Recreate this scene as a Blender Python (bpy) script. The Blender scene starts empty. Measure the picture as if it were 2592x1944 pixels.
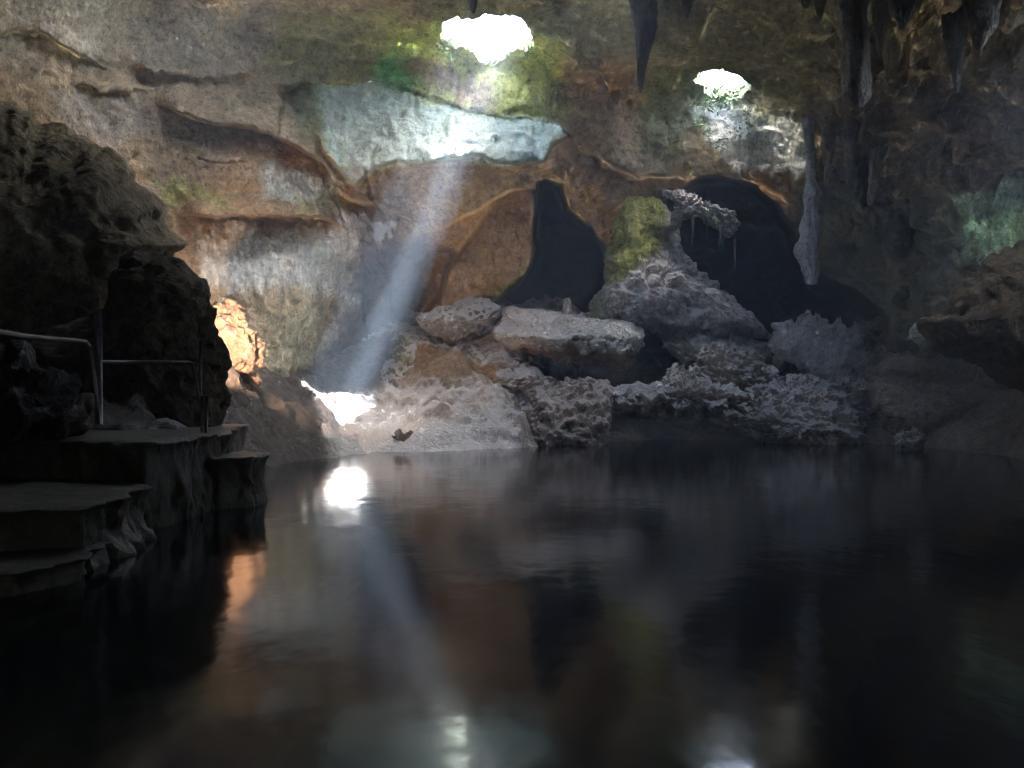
import bpy, bmesh, math, random
import numpy as np
from mathutils import Vector

S = bpy.context.scene
C = S.collection
R = math.radians
rng = random.Random(7)

# ------------------------------------------------------------------ camera, sky, sun, exposure
F = 1000.0          # focal length in pixels of a 1024 x 768 frame
HC = 1.6            # eye height above the water
YH = 395.0          # pixel row of the horizon
cam_d = bpy.data.cameras.new('camera')
cam = bpy.data.objects.new('camera', cam_d); C.objects.link(cam)
cam.location = (0, 0, HC); cam.rotation_euler = (R(90), 0, 0)
cam_d.sensor_width = 36; cam_d.lens = 36 * F / 1024
cam_d.shift_y = (YH - 384) / 1024
cam_d.clip_start = 0.05; cam_d.clip_end = 500
S.camera = cam

SUN_DIR = Vector((-5.0, -.45, -11.8)).normalized()      # the way the light travels
to_sun = -SUN_DIR
elev = math.asin(to_sun.z); azim = math.atan2(to_sun.x, to_sun.y)
w = bpy.data.worlds.new('World'); S.world = w; w.use_nodes = True
nt = w.node_tree; nt.nodes.clear()
sky = nt.nodes.new('ShaderNodeTexSky'); sky.sky_type = 'NISHITA'; sky.sun_disc = False
sky.dust_density = 6; sky.ozone_density = .6; sky.air_density = .8
sky.sun_elevation = elev; sky.sun_rotation = azim
bg = nt.nodes.new('ShaderNodeBackground'); bg.inputs[1].default_value = 0.05
wo = nt.nodes.new('ShaderNodeOutputWorld')
nt.links.new(sky.outputs[0], bg.inputs[0]); nt.links.new(bg.outputs[0], wo.inputs[0])
sl = bpy.data.lights.new('sun', 'SUN'); sl.energy = 5.0; sl.angle = R(0.53); sl.color = (1, .96, .9)
so = bpy.data.objects.new('sun', sl); C.objects.link(so)
so.rotation_euler = SUN_DIR.to_track_quat('-Z', 'Y').to_euler(); so.location = (10, 20, 30)

S.view_settings.view_transform = 'Standard'; S.view_settings.look = 'None'
S.view_settings.exposure = 6.65; S.view_settings.gamma = 1.0
cy = S.cycles
cy.use_denoising = True; cy.denoising_prefilter = 'ACCURATE'
cy.max_bounces = 8; cy.diffuse_bounces = 6; cy.glossy_bounces = 3; cy.transmission_bounces = 2
cy.volume_bounces = 0; cy.transparent_max_bounces = 4
cy.sample_clamp_indirect = 6
cy.use_guiding = True; cy.use_surface_guiding = True; cy.use_volume_guiding = False
cy.use_adaptive_sampling = False; cy.filter_width = 1.1

# ------------------------------------------------------------------ numpy helpers
def P3(px, py, D):
    px, py, D = np.broadcast_arrays(np.asarray(px, float), np.asarray(py, float), np.asarray(D, float))
    return np.stack([(px - 512) / F * D, D, HC + (YH - py) / F * D], -1)

def hsh(i, j, k, seed):
    n = (i.astype(np.uint32) * np.uint32(374761393) + j.astype(np.uint32) * np.uint32(668265263)
         + k.astype(np.uint32) * np.uint32(2147483647) + np.uint32(seed * 974634777 & 0xffffffff))
    n = (n ^ (n >> np.uint32(13))) * np.uint32(1274126177)
    n = n ^ (n >> np.uint32(16))
    return n.astype(np.float64) / 4294967295.0

def vnoise(P, seed=0):
    i = np.floor(P).astype(np.int64); f = P - i; u = f * f * f * (f * (f * 6 - 15) + 10)
    out = 0
    for dx in (0, 1):
        for dy in (0, 1):
            for dz in (0, 1):
                wgt = (u[:, 0] if dx else 1 - u[:, 0]) * (u[:, 1] if dy else 1 - u[:, 1]) * (u[:, 2] if dz else 1 - u[:, 2])
                out = out + wgt * hsh(i[:, 0] + dx, i[:, 1] + dy, i[:, 2] + dz, seed)
    return out * 2 - 1

def fbm(P, octv=4, seed=0, gain=.5):
    a, s, t = 1.0, 0, 0
    for o in range(octv):
        s = s + a * vnoise(P * 2 ** o + 17.3 * o, seed + o); t += a; a *= gain
    return s / t

def ridged(P, octv=4, seed=0, gain=.55):
    a, s, t = 1.0, 0, 0
    for o in range(octv):
        s = s + a * (1 - 2 * np.abs(vnoise(P * 2 ** o + 9.1 * o, seed + o))); t += a; a *= gain
    return s / t

def worley(P, seed=0):
    i = np.floor(P).astype(np.int64); f = P - i; best = np.full(len(P), 9.0)
    for dx in (-1, 0, 1):
        for dy in (-1, 0, 1):
            for dz in (-1, 0, 1):
                a, b, c = i[:, 0] + dx, i[:, 1] + dy, i[:, 2] + dz
                d = (dx + hsh(a, b, c, seed) - f[:, 0]) ** 2 + (dy + hsh(a, b, c, seed + 51) - f[:, 1]) ** 2 + (dz + hsh(a, b, c, seed + 87) - f[:, 2]) ** 2
                best = np.minimum(best, d)
    return np.sqrt(best)

def sstep(a, b, x):
    t = np.clip((x - a) / (b - a), 0, 1); return t * t * (3 - 2 * t)

def poly_sd(px, py, poly):
    """signed distance to a polygon, positive inside"""
    n = len(poly); d = np.full(px.shape, 1e18); ins = np.zeros(px.shape, bool)
    for k in range(n):
        ax, ay = poly[k]; bx, by = poly[(k + 1) % n]
        ex, ey = bx - ax, by - ay; wx, wy = px - ax, py - ay
        t = np.clip((wx * ex + wy * ey) / (ex * ex + ey * ey + 1e-12), 0, 1)
        d = np.minimum(d, (wx - ex * t) ** 2 + (wy - ey * t) ** 2)
        c = ((ay > py) != (by > py)) & (px < (bx - ax) * (py - ay) / ((by - ay) + 1e-12) + ax)
        ins ^= c
    d = np.sqrt(d); return np.where(ins, d, -d)

def line_d(px, py, pts):
    d = np.full(px.shape, 1e18)
    for (ax, ay), (bx, by) in zip(pts[:-1], pts[1:]):
        ex, ey = bx - ax, by - ay; wx, wy = px - ax, py - ay
        t = np.clip((wx * ex + wy * ey) / (ex * ex + ey * ey + 1e-12), 0, 1)
        d = np.minimum(d, (wx - ex * t) ** 2 + (wy - ey * t) ** 2)
    return np.sqrt(d)

def rbf(pts, X, Y, lin=True):
    """scattered points (x, y, value) -> smooth surface"""
    A = np.array(pts, float); n = len(A)
    phi = lambda r: np.sqrt(r * r + 1e-2)
    K = phi(np.hypot(A[:, None, 0] - A[None, :, 0], A[:, None, 1] - A[None, :, 1]))
    M = np.zeros((n + 1, n + 1)); M[:n, :n] = K; M[:n, n] = 1; M[n, :n] = 1
    sol = np.linalg.solve(M, np.append(A[:, 2], 0))
    out = np.full(X.shape, sol[n])
    for k in range(n):
        out += sol[k] * phi(np.hypot(X - A[k, 0], Y - A[k, 1]))
    return out

def grid_normals(V):
    du = np.gradient(V, axis=1); dv = np.gradient(V, axis=0)
    N = np.cross(du, dv); N /= np.linalg.norm(N, axis=-1, keepdims=True) + 1e-12
    return N

def vert_normals(V, T):
    n = np.cross(V[T[:, 1]] - V[T[:, 0]], V[T[:, 2]] - V[T[:, 0]])
    N = np.zeros_like(V)
    for k in range(T.shape[1]): np.add.at(N, T[:, k], n)
    return N / (np.linalg.norm(N, axis=1, keepdims=True) + 1e-12)

def grid_faces(nr, nc, keep=None):
    idx = np.arange(nr * nc).reshape(nr, nc)
    q = np.stack([idx[:-1, :-1], idx[:-1, 1:], idx[1:, 1:], idx[1:, :-1]], -1).reshape(-1, 4)
    return q if keep is None else q[keep]

def mesh_obj(name, V, Fc, mat, col=None, aux=None, parent=None, origin=None, smooth=True):
    V = np.asarray(V, float).reshape(-1, 3); Fc = np.asarray(Fc)
    used = np.unique(Fc)
    if len(used) < len(V):
        remap = np.full(len(V), -1); remap[used] = np.arange(len(used)); V = V[used]; Fc = remap[Fc]
        if col is not None: col = col[used]
        if aux is not None: aux = aux[used]
    if origin is None:
        origin = (0, 0, 0)
    elif isinstance(origin, str):
        origin = ((V[:, 0].min() + V[:, 0].max()) / 2, (V[:, 1].min() + V[:, 1].max()) / 2, V[:, 2].min())
    V = V - np.array(origin)
    me = bpy.data.meshes.new(name)
    me.vertices.add(len(V)); me.vertices.foreach_set('co', V.ravel())
    k = Fc.shape[1]
    me.loops.add(Fc.size); me.loops.foreach_set('vertex_index', Fc.ravel().astype(np.int32))
    me.polygons.add(len(Fc)); me.polygons.foreach_set('loop_start', np.arange(0, Fc.size, k, dtype=np.int32))
    me.update(calc_edges=True); me.validate()
    if smooth: me.polygons.foreach_set('use_smooth', np.ones(len(me.polygons), bool))
    for nm, arr in (('Col', col), ('Aux', aux)):
        if arr is not None:
            a = me.color_attributes.new(nm, 'FLOAT_COLOR', 'POINT')
            a.data.foreach_set('color', np.concatenate([arr, np.ones((len(arr), 1))], 1).astype(np.float32).ravel())
    me.materials.append(mat)
    o = bpy.data.objects.new(name, me); C.objects.link(o); o.location = origin
    if parent is not None:
        o.parent = parent; o.location = Vector(origin) - parent.location
    return o

_ico = {}
def ico(n):
    if n not in _ico:
        bm = bmesh.new(); bmesh.ops.create_icosphere(bm, subdivisions=n, radius=1)
        _ico[n] = (np.array([v.co[:] for v in bm.verts]), np.array([[v.index for v in f.verts] for f in bm.faces])); bm.free()
    return _ico[n]

def tag(o, label=None, cat=None, group=None, kind=None):
    if label: o['label'] = label
    if cat: o['category'] = cat
    if group: o['group'] = group
    if kind: o['kind'] = kind
    return o

# ------------------------------------------------------------------ materials
def rock_mat(name, rough=.85, spec=.3, bump=1.0, attr=True, base=(.3, .26, .2), pit=.5, streak=0., crust=0.):
    m = bpy.data.materials.new(name); m.use_nodes = True
    t = m.node_tree; N = t.nodes; L = t.links; N.clear()
    out = N.new('ShaderNodeOutputMaterial'); b = N.new('ShaderNodeBsdfPrincipled')
    L.new(b.outputs[0], out.inputs[0])
    geo = N.new('ShaderNodeNewGeometry'); pos = geo.outputs['Position']
    def noise(sc, det=6, rgh=.6, vec=pos, dist=0):
        n = N.new('ShaderNodeTexNoise'); n.inputs['Scale'].default_value = sc; n.inputs['Detail'].default_value = det
        n.inputs['Roughness'].default_value = rgh; n.inputs['Distortion'].default_value = dist
        L.new(vec, n.inputs['Vector']); return n.outputs['Fac']
    def math_(op, a, b_=None, c=None):
        n = N.new('ShaderNodeMath'); n.operation = op
        for k, v in enumerate((a, b_, c)):
            if v is None: continue
            if hasattr(v, 'links'): L.new(v, n.inputs[k])
            else: n.inputs[k].default_value = v
        return n.outputs[0]
    def mapr(v, a, b_, c, d):
        n = N.new('ShaderNodeMapRange'); L.new(v, n.inputs[0])
        for k, x in enumerate((a, b_, c, d)): n.inputs[k + 1].default_value = x
        return n.outputs[0]
    if attr:
        ac = N.new('ShaderNodeAttribute'); ac.attribute_name = 'Col'; colr = ac.outputs['Color']
        ax = N.new('ShaderNodeAttribute'); ax.attribute_name = 'Aux'
        sp = N.new('ShaderNodeSeparateColor'); L.new(ax.outputs['Color'], sp.inputs[0])
        a_pit, a_str, a_cru = sp.outputs[0], sp.outputs[1], sp.outputs[2]
    else:
        c_ = N.new('ShaderNodeRGB'); c_.outputs[0].default_value = (*base, 1); colr = c_.outputs[0]
        a_pit, a_str, a_cru = pit, streak, crust
    sc = N.new('ShaderNodeVectorMath'); sc.operation = 'MULTIPLY'; sc.inputs[1].default_value = (1, 1, .16)
    L.new(pos, sc.inputs[0]); spos = sc.outputs[0]
    n1 = noise(.55, 8, .62); n2 = noise(4.5, 8, .7); n3 = noise(24, 5, .65)
    nst = noise(7, 6, .65, spos, .4)
    vo = N.new('ShaderNodeTexVoronoi'); vo.inputs['Scale'].default_value = 5.5; vo.inputs['Randomness'].default_value = 1
    L.new(pos, vo.inputs['Vector'])
    vo2 = N.new('ShaderNodeTexVoronoi'); vo2.inputs['Scale'].default_value = 13
    L.new(pos, vo2.inputs['Vector'])
    pits = math_('MULTIPLY', mapr(vo.outputs['Distance'], .05, .42, 0, 1), mapr(n2, .42, .6, .35, 1))
    # colour: broad stains, mineral speckle, streaks
    v = math_('MULTIPLY', mapr(n1, .3, .72, .55, 1.4), mapr(n2, .34, .66, .55, 1.4))
    v = math_('MULTIPLY', v, mapr(n3, .32, .68, .7, 1.3))
    v = math_('MULTIPLY', v, mapr(noise(9, 4, .6), .27, .40, .35, 1))
    sv = N.new('ShaderNodeMix'); sv.data_type = 'FLOAT'
    if hasattr(a_str, 'links'): L.new(a_str, sv.inputs[0])
    else: sv.inputs[0].default_value = a_str
    sv.inputs[2].default_value = 1; L.new(mapr(nst, .33, .66, .5, 1.35), sv.inputs[3])
    v = math_('MULTIPLY', v, sv.outputs[0])
    vm = N.new('ShaderNodeVectorMath'); vm.operation = 'SCALE'; L.new(colr, vm.inputs[0]); L.new(v, vm.inputs['Scale'])
    # iron stain
    mx = N.new('ShaderNodeMix'); mx.data_type = 'RGBA'; mx.blend_type = 'MULTIPLY'
    L.new(mapr(noise(1.3, 7, .65), .5, .68, 0, .5), mx.inputs[0]); L.new(vm.outputs[0], mx.inputs[6]); mx.inputs[7].default_value = (1.0, .84, .6, 1)
    # pale mineral crust in clumps
    mc = N.new('ShaderNodeMix'); mc.data_type = 'RGBA'
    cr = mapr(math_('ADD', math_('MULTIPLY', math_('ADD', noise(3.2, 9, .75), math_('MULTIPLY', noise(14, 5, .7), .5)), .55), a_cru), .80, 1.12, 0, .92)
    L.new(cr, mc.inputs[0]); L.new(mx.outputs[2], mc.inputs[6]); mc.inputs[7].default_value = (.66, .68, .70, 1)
    L.new(mc.outputs[2], b.inputs['Base Color'])
    b.inputs['Specular IOR Level'].default_value = spec
    L.new(mapr(n2, .3, .7, max(rough - .15, .05), min(rough + .1, 1)), b.inputs['Roughness'])
    # bump
    h = math_('ADD', math_('MULTIPLY', n2, .10), math_('MULTIPLY', noise(1.6, 9, .7), .22))
    h = math_('ADD', h, math_('MULTIPLY', n3, .014))
    h = math_('ADD', h, math_('MULTIPLY', math_('MULTIPLY', pits, a_pit), .11))
    h = math_('ADD', h, math_('MULTIPLY', math_('MULTIPLY', mapr(vo2.outputs['Distance'], .0, .5, 0, 1), cr), .06))
    h = math_('ADD', h, math_('MULTIPLY', math_('MULTIPLY', nst, a_str), .16))
    bp = N.new('ShaderNodeBump'); bp.inputs['Strength'].default_value = bump; bp.inputs['Distance'].default_value = 1.0
    L.new(h, bp.inputs['Height']); L.new(bp.outputs[0], b.inputs['Normal'])
    return m

M_wall = rock_mat('cave_limestone', bump=.8)
M_rock = rock_mat('boulder_limestone', bump=1.2, rough=.5, spec=.6)
M_dry = rock_mat('dry_limestone', bump=1.0)
M_wet = rock_mat('wet_limestone', rough=.38, spec=.6, bump=1.2)
M_conc = rock_mat('wet_concrete', rough=.45, spec=.5, bump=.5, attr=False, base=(.045, .042, .024), pit=.15)

def simple(name, col, rough=.5, metal=0., var=.3, scale=20):
    m = bpy.data.materials.new(name); m.use_nodes = True; t = m.node_tree; b = t.nodes['Principled BSDF']
    n = t.nodes.new('ShaderNodeTexNoise'); n.inputs['Scale'].default_value = scale; n.inputs['Detail'].default_value = 5
    g = t.nodes.new('ShaderNodeNewGeometry'); t.links.new(g.outputs['Position'], n.inputs['Vector'])
    r = t.nodes.new('ShaderNodeMapRange'); r.inputs[1].default_value = .3; r.inputs[2].default_value = .7
    r.inputs[3].default_value = 1 - var; r.inputs[4].default_value = 1 + var; t.links.new(n.outputs['Fac'], r.inputs[0])
    v = t.nodes.new('ShaderNodeVectorMath'); v.operation = 'SCALE'; v.inputs[0].default_value = col
    t.links.new(r.outputs[0], v.inputs['Scale']); t.links.new(v.outputs[0], b.inputs['Base Color'])
    b.inputs['Roughness'].default_value = rough; b.inputs['Metallic'].default_value = metal
    return m
M_rail = simple('galvanised_steel', (.17, .17, .17), .42, .7)
M_leaf = simple('leaf_green', (.09, .2, .05), .5, 0, .4, 6)
M_stem = simple('stem_brown', (.12, .09, .05), .8)

# ------------------------------------------------------------------ the cave wall and roof, one relief sheet
STEP = 1.7
PX = np.arange(-260, 1290, STEP); PY = np.arange(-150, 534, STEP)
gx, gy = np.meshgrid(PX, PY)
base_pts = [(-260, -150, 14), (-260, 200, 14), (-260, 478, 14), (-100, 0, 20), (-100, 300, 20), (0, 40, 26), (0, 300, 25), (0, 478, 24),
            (120, 40, 30), (120, 250, 30), (120, 478, 28), (230, 40, 32.5), (230, 160, 32.5), (230, 250, 32.5), (230, 330, 32.2), (240, 400, 33),
            (310, 30, 34), (300, 120, 34), (300, 190, 34.2), (320, 250, 34), (300, 310, 33.6), (280, 380, 34), (330, 400, 36.5),
            (380, 40, 35), (400, 75, 34.6), (345, 250, 35), (375, 300, 38.8), (400, 250, 38.6), (345, 360, 38.2), (400, 330, 41), (400, 370, 40), (400, 200, 37),
            (400, 20, 35), (480, 40, 35), (480, 60, 34.9), (480, 90, 34.2), (530, 60, 35), (520, 100, 34.1), (450, 115, 34.3), (450, 180, 36.2), (500, 170, 36), (440, 230, 38), (430, 300, 41), (470, 330, 41),
            (560, 100, 35.6), (600, 60, 36.6), (600, 120, 36.4), (600, 170, 37.6), (560, 170, 36.9), (540, 230, 39), (560, 330, 44), (560, 478, 44),
            (650, 100, 37.5), (650, 160, 38.2), (650, 230, 41), (720, 100, 37.6), (720, 130, 37.3), (770, 110, 37.2), (790, 150, 37.), (740, 170, 37.0), (720, 230, 42), (720, 330, 45),
            (800, 220, 39), (830, 150, 36.5), (850, 230, 38.5), (860, 300, 40), (900, 200, 36), (900, 290, 38), (940, 150, 32), (950, 230, 34.5), (940, 330, 37),
            (1000, 120, 29), (1000, 200, 31.5), (1024, 350, 31), (1000, 478, 31), (1150, 100, 23), (1150, 300, 24), (1290, -150, 17), (1290, 200, 17), (1290, 478, 17)]
D = rbf(base_pts, gx, gy)
# roof: a surface of nearly even height, met by a soft minimum
zc = rbf([(-260, 0, 14.5), (0, 0, 14.8), (300, 0, 14.2), (480, 20, 13.1), (600, 30, 13.4), (724, 80, 12.9), (850, 60, 12.6), (950, 100, 11.8), (1024, 60, 11.2), (1290, 60, 9.5), (400, -150, 14.5), (900, -150, 12.5)], gx, gy)
elv = np.maximum(YH - gy, 12) / F
Dc = (zc - HC) / elv
kk = .9
D = -kk * np.log(np.exp(-D / kk) + np.exp(-np.minimum(Dc, 400) / kk))

def layer(poly, pts, soft, D, warp=6.0, seed=3):
    q = np.stack([gx.ravel() / 22, gy.ravel() / 22, np.zeros(gx.size)], 1)
    wx = (warp * fbm(q, 3, seed)).reshape(gx.shape); wy = (warp * fbm(q, 3, seed + 9)).reshape(gx.shape)
    sd = poly_sd(gx + wx, gy + wy, poly)
    m = sstep(-soft, soft, sd)
    Dl = rbf(pts, gx, gy) if len(pts) > 1 else np.full(gx.shape, pts[0][2])
    return D * (1 - m) + Dl * m

def fault(line, a, La, b, Lb, D, taper=34, wob=2.5, seed=5):
    xs = np.array([p[0] for p in line], float); ys = np.array([p[1] for p in line], float)
    yl = np.interp(gx, xs, ys)
    q = np.stack([gx.ravel() / 9, gy.ravel() * 0, np.zeros(gx.size)], 1)
    yl = yl + (wob * fbm(q, 4, seed)).reshape(gx.shape)
    tp = sstep(xs[0] - 2, xs[0] + taper, gx) * (1 - sstep(xs[-1] - taper, xs[-1] + 2, gx))
    dy = yl - gy
    s = sstep(-1.0, 1.0, dy)
    return D + tp * (-a * np.exp(-np.maximum(dy, 0) / La) * s + b * np.exp(-np.maximum(-dy, 0) / Lb) * (1 - s))

CR = []
def crack(pts, wd, dp, D, seed=8):
    dp = min(dp, .35); 
    q = np.stack([gx.ravel() / 8, gy.ravel() / 8, np.zeros(gx.size)], 1)
    wx = (2.2 * fbm(q, 3, seed)).reshape(gx.shape)
    d = line_d(gx + wx, gy + wx, pts)
    CR.append(np.exp(-(d / (wd * 1.05)) ** 2).ravel() * .93)
    return D + dp * np.exp(-(d / wd) ** 2)

# bulging flowstone face under the first skylight, undercut below
D = layer([(278, 84), (330, 80), (380, 80), (420, 97), (470, 113), (520, 119), (556, 122), (578, 134), (560, 141), (549, 146), (545, 160), (520, 166), (500, 164), (480, 156), (455, 158), (430, 164), (400, 163), (378, 168), (362, 180), (352, 184), (335, 165), (322, 150), (312, 128), (290, 112)],
          [(330, 85, 34.9), (330, 160, 33.7), (400, 90, 34.7), (400, 160, 33.5), (470, 115, 34.3), (470, 160, 33.4), (550, 125, 34.6), (550, 160, 33.7)], 1.8, D)
# faults and ledges of the left wall
D = fault([(150, 98), (180, 112), (205, 122), (250, 127), (290, 142), (325, 163), (338, 182), (352, 196)], 1.1, 38, .7, 8, D)
D = fault([(175, 214), (220, 216), (260, 217), (300, 216), (325, 218), (345, 226)], 1.2, 45, 1.5, 20, D, seed=11)
D = fault([(-60, 60), (0, 35), (32, 26), (55, 40), (75, 52), (112, 72)], .7, 30, .25, 3, D, seed=15)
D = fault([(72, 84), (100, 92), (125, 90), (150, 93)], .4, 14, .3, 5, D, seed=19)
D = fault([(120, 70), (180, 72), (220, 78), (260, 70), (275, 62)], .45, 26, .2, 6, D, seed=25)
D = fault([(330, 186), (352, 200), (385, 208), (402, 214), (420, 224)], 1.3, 24, 1.2, 10, D, seed=23)
D = fault([(415, 236), (440, 228), (470, 214), (492, 200), (512, 190), (540, 186)], .9, 26, .8, 8, D, seed=29)
D = fault([(250, 130), (400, 133)], 0, 10, 0, 10, D)
D = fault([(585, 152), (600, 160), (618, 168), (640, 178), (700, 176), (745, 180), (780, 195), (800, 215)], .9, 26, .9, 12, D, seed=33)
D = crack([(283, 104), (284, 92), (300, 86), (330, 84), (352, 86), (372, 81), (392, 84), (415, 94), (440, 101), (470, 112), (505, 119), (530, 121), (552, 124), (568, 134), (580, 150), (592, 160)], 1.5, .2, D)
for cl_, w_, d_ in (([(590, 155), (600, 168), (612, 170), (628, 180), (640, 186)], 3.2, 1.5), ([(330, 186), (338, 204), (343, 222)], 1.2, .8),
        ([(395, 240), (400, 215), (416, 222)], 1.6, .8), ([(365, 170), (372, 200), (388, 220), (396, 246), (410, 262)], 1.2, .7), ([(360, 255), (366, 285), (360, 320), (372, 345)], 1.6, .8), ([(380, 262), (392, 285), (388, 310), (402, 330), (396, 352)], 1.8, 1.0),
        ([(520, 215), (515, 232), (522, 246)], .9, .6), ([(494, 216), (498, 236), (492, 255), (497, 272)], .9, .6), ([(455, 262), (470, 258), (480, 268)], 1., .7), ([(600, 70), (610, 95), (604, 120), (612, 140)], 1.2, .5),
        ([(660, 100), (668, 130), (664, 155)], 1.2, .5), ([(545, 60), (552, 85), (548, 110)], 1.0, .5), ([(160, 40), (185, 36), (205, 44)], 1.0, .4), ([(200, 160), (225, 164), (250, 160)], 1.0, .4), ([(200, 45), (215, 52), (222, 60)], .8, .3)):
    D = crack(cl_, w_, d_, D, seed=int(cl_[0][0]))
D = crack([(268, 155), (276, 140), (283, 104)], 1.2, .3, D)
# buttress in the middle
D = layer([(440, 298), (448, 270), (470, 240), (492, 208), (508, 192), (530, 187), (537, 198), (536, 222), (530, 240), (536, 258), (528, 276), (508, 292), (500, 304), (480, 318), (450, 318)],
          [(500, 190, 37.2), (520, 260, 36.6), (460, 260, 37.4), (470, 310, 37.8)], 2.5, D)
# pit between the cave back and the shaft wall
D = layer([(412, 262), (425, 248), (452, 252), (448, 270), (438, 300), (425, 330), (405, 330), (408, 300)], [(430, 280, 42)], 4, D, seed=21)
# middle dark recess and the one on the right
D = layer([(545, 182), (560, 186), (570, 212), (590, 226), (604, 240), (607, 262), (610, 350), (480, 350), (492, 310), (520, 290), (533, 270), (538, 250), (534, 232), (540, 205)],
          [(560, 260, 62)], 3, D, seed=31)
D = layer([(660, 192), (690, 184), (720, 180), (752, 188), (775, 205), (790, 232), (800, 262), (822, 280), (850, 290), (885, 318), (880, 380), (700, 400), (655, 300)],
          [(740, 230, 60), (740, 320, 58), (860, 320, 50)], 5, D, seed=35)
# hanging ledge lobe right of the recess
D = layer([(795, 150), (830, 140), (870, 150), (905, 180), (935, 215), (930, 260), (900, 290), (915, 318), (890, 325), (850, 296), (815, 282), (800, 250)],
          [(830, 160, 36.6), (900, 230, 36), (860, 280, 38)], 12, D, seed=37)
D = layer([(940, 150), (985, 160), (1060, 120), (1100, 260), (960, 330), (918, 322), (915, 290), (945, 262), (960, 235), (950, 200)],
          [(960, 180, 31.5), (1024, 200, 29), (930, 300, 34), (1060, 260, 28)], 6, D, seed=39)

V = P3(gx, gy, D)
Vs = V.copy()
for _ in range(3):
    Vs[1:-1, 1:-1] = (Vs[1:-1, 1:-1] * 2 + Vs[:-2, 1:-1] + Vs[2:, 1:-1] + Vs[1:-1, :-2] + Vs[1:-1, 2:]) / 6
N = grid_normals(Vs)
sgn = np.sign((N * (V - np.array([0, 0, HC]))).sum(-1, keepdims=True)); N = -N * sgn     # face the inside
Pf = V.reshape(-1, 3)
# attributes: pits, streaks, crust
def soft_poly(poly, soft, px, py, warp=5, seed=50, scale=16):
    q = np.stack([px / scale, py / scale, np.zeros(px.size)], 1)
    q3 = np.stack([px / 3.5, py / 14, np.zeros(px.size)], 1); q4 = q * 3.1
    py = py + warp * .7 * fbm(q3, 3, seed + 7); px = px + warp * .35 * fbm(q4, 3, seed + 8)
    return sstep(-soft, soft, poly_sd(px + warp * fbm(q, 4, seed), py + warp * fbm(q, 4, seed + 5), poly))
fx, fy = gx.ravel(), gy.ravel()
col = np.tile(np.array([.34, .26, .18]), (fx.size, 1)); aux = np.tile(np.array([.35, .0, .0]), (fx.size, 1))
def paint(poly, soft, c=None, pit=None, st=None, cr=None, k=1.0, seed=50, warp=12):
    m = (soft_poly(poly, soft * 1.2, fx, fy, warp, seed) * k)[:, None]
    global col, aux
    if c is not None: col = col * (1 - m) + np.array(c) * m
    for ch, v in ((0, pit), (1, st), (2, cr)):
        if v is not None: aux[:, ch] = aux[:, ch] * (1 - m[:, 0]) + v * m[:, 0]
BOX = lambda x0, y0, x1, y1: [(x0, y0), (x1, y0), (x1, y1), (x0, y1)]
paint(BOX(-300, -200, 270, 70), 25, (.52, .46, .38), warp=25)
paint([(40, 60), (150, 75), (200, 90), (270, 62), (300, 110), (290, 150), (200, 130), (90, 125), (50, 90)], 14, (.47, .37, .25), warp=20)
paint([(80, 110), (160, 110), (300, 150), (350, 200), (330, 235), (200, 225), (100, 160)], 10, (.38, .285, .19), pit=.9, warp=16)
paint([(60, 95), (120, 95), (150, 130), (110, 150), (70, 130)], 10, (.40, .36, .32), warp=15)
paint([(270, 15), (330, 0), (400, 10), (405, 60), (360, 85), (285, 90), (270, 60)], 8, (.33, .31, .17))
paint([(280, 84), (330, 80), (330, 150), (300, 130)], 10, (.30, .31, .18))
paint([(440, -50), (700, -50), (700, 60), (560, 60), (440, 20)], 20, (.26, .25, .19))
paint([(395, 30), (440, 20), (560, 40), (575, 120), (480, 125), (385, 95)], 12, (.50, .52, .20), st=.3)
paint([(370, 75), (385, 58), (410, 50), (420, 80), (400, 95), (380, 88)], 8, (.2, .42, .2))
paint([(400, 55), (440, 62), (500, 85), (495, 110), (460, 100), (410, 75)], 8, (.40, .31, .24))
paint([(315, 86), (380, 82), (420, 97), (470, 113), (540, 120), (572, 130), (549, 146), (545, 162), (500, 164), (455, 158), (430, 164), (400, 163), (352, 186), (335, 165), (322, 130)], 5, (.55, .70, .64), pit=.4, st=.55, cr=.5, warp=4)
paint([(350, 172), (560, 168), (600, 215), (480, 215), (420, 235), (360, 200)], 8, (.36, .29, .2))
paint([(560, 60), (650, 60), (660, 150), (600, 150), (565, 140)], 10, (.38, .28, .19), st=.2)
paint([(585, 145), (680, 140), (760, 175), (640, 185)], 10, (.25, .215, .16))
paint([(640, 70), (770, 60), (830, 95), (760, 92), (700, 130), (660, 170), (635, 130)], 10, (.2, .2, .12))
paint([(690, 100), (760, 92), (812, 125), (815, 150), (810, 178), (740, 172), (700, 140)], 5, (.70, .71, .74), st=.5, cr=.35)  # albedo raised to paint in skylight brightness below the opening
paint([(730, 92), (900, 110), (880, 150), (815, 120), (750, 105)], 8, (.2, .2, .15))
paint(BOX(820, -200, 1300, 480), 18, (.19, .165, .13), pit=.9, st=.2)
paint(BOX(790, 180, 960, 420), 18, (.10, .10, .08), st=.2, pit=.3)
paint([(955, 200), (1010, 190), (1060, 160), (1060, 240), (1000, 255), (965, 262)], 7, (.36, .50, .42), st=.9)
paint([(430, 300), (448, 265), (500, 192), (537, 188), (540, 260), (500, 320)], 6, (.33, .245, .165), st=.4)
paint([(480, 290), (530, 270), (520, 300), (500, 315)], 6, (.25, .25, .1))
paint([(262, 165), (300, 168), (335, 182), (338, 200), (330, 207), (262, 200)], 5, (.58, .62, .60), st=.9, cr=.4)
paint([(160, 180), (210, 183), (230, 200), (170, 203)], 6, (.34, .34, .12))
paint([(300, 196), (340, 190), (340, 215), (300, 215)], 5, (.36, .34, .2))
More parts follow.
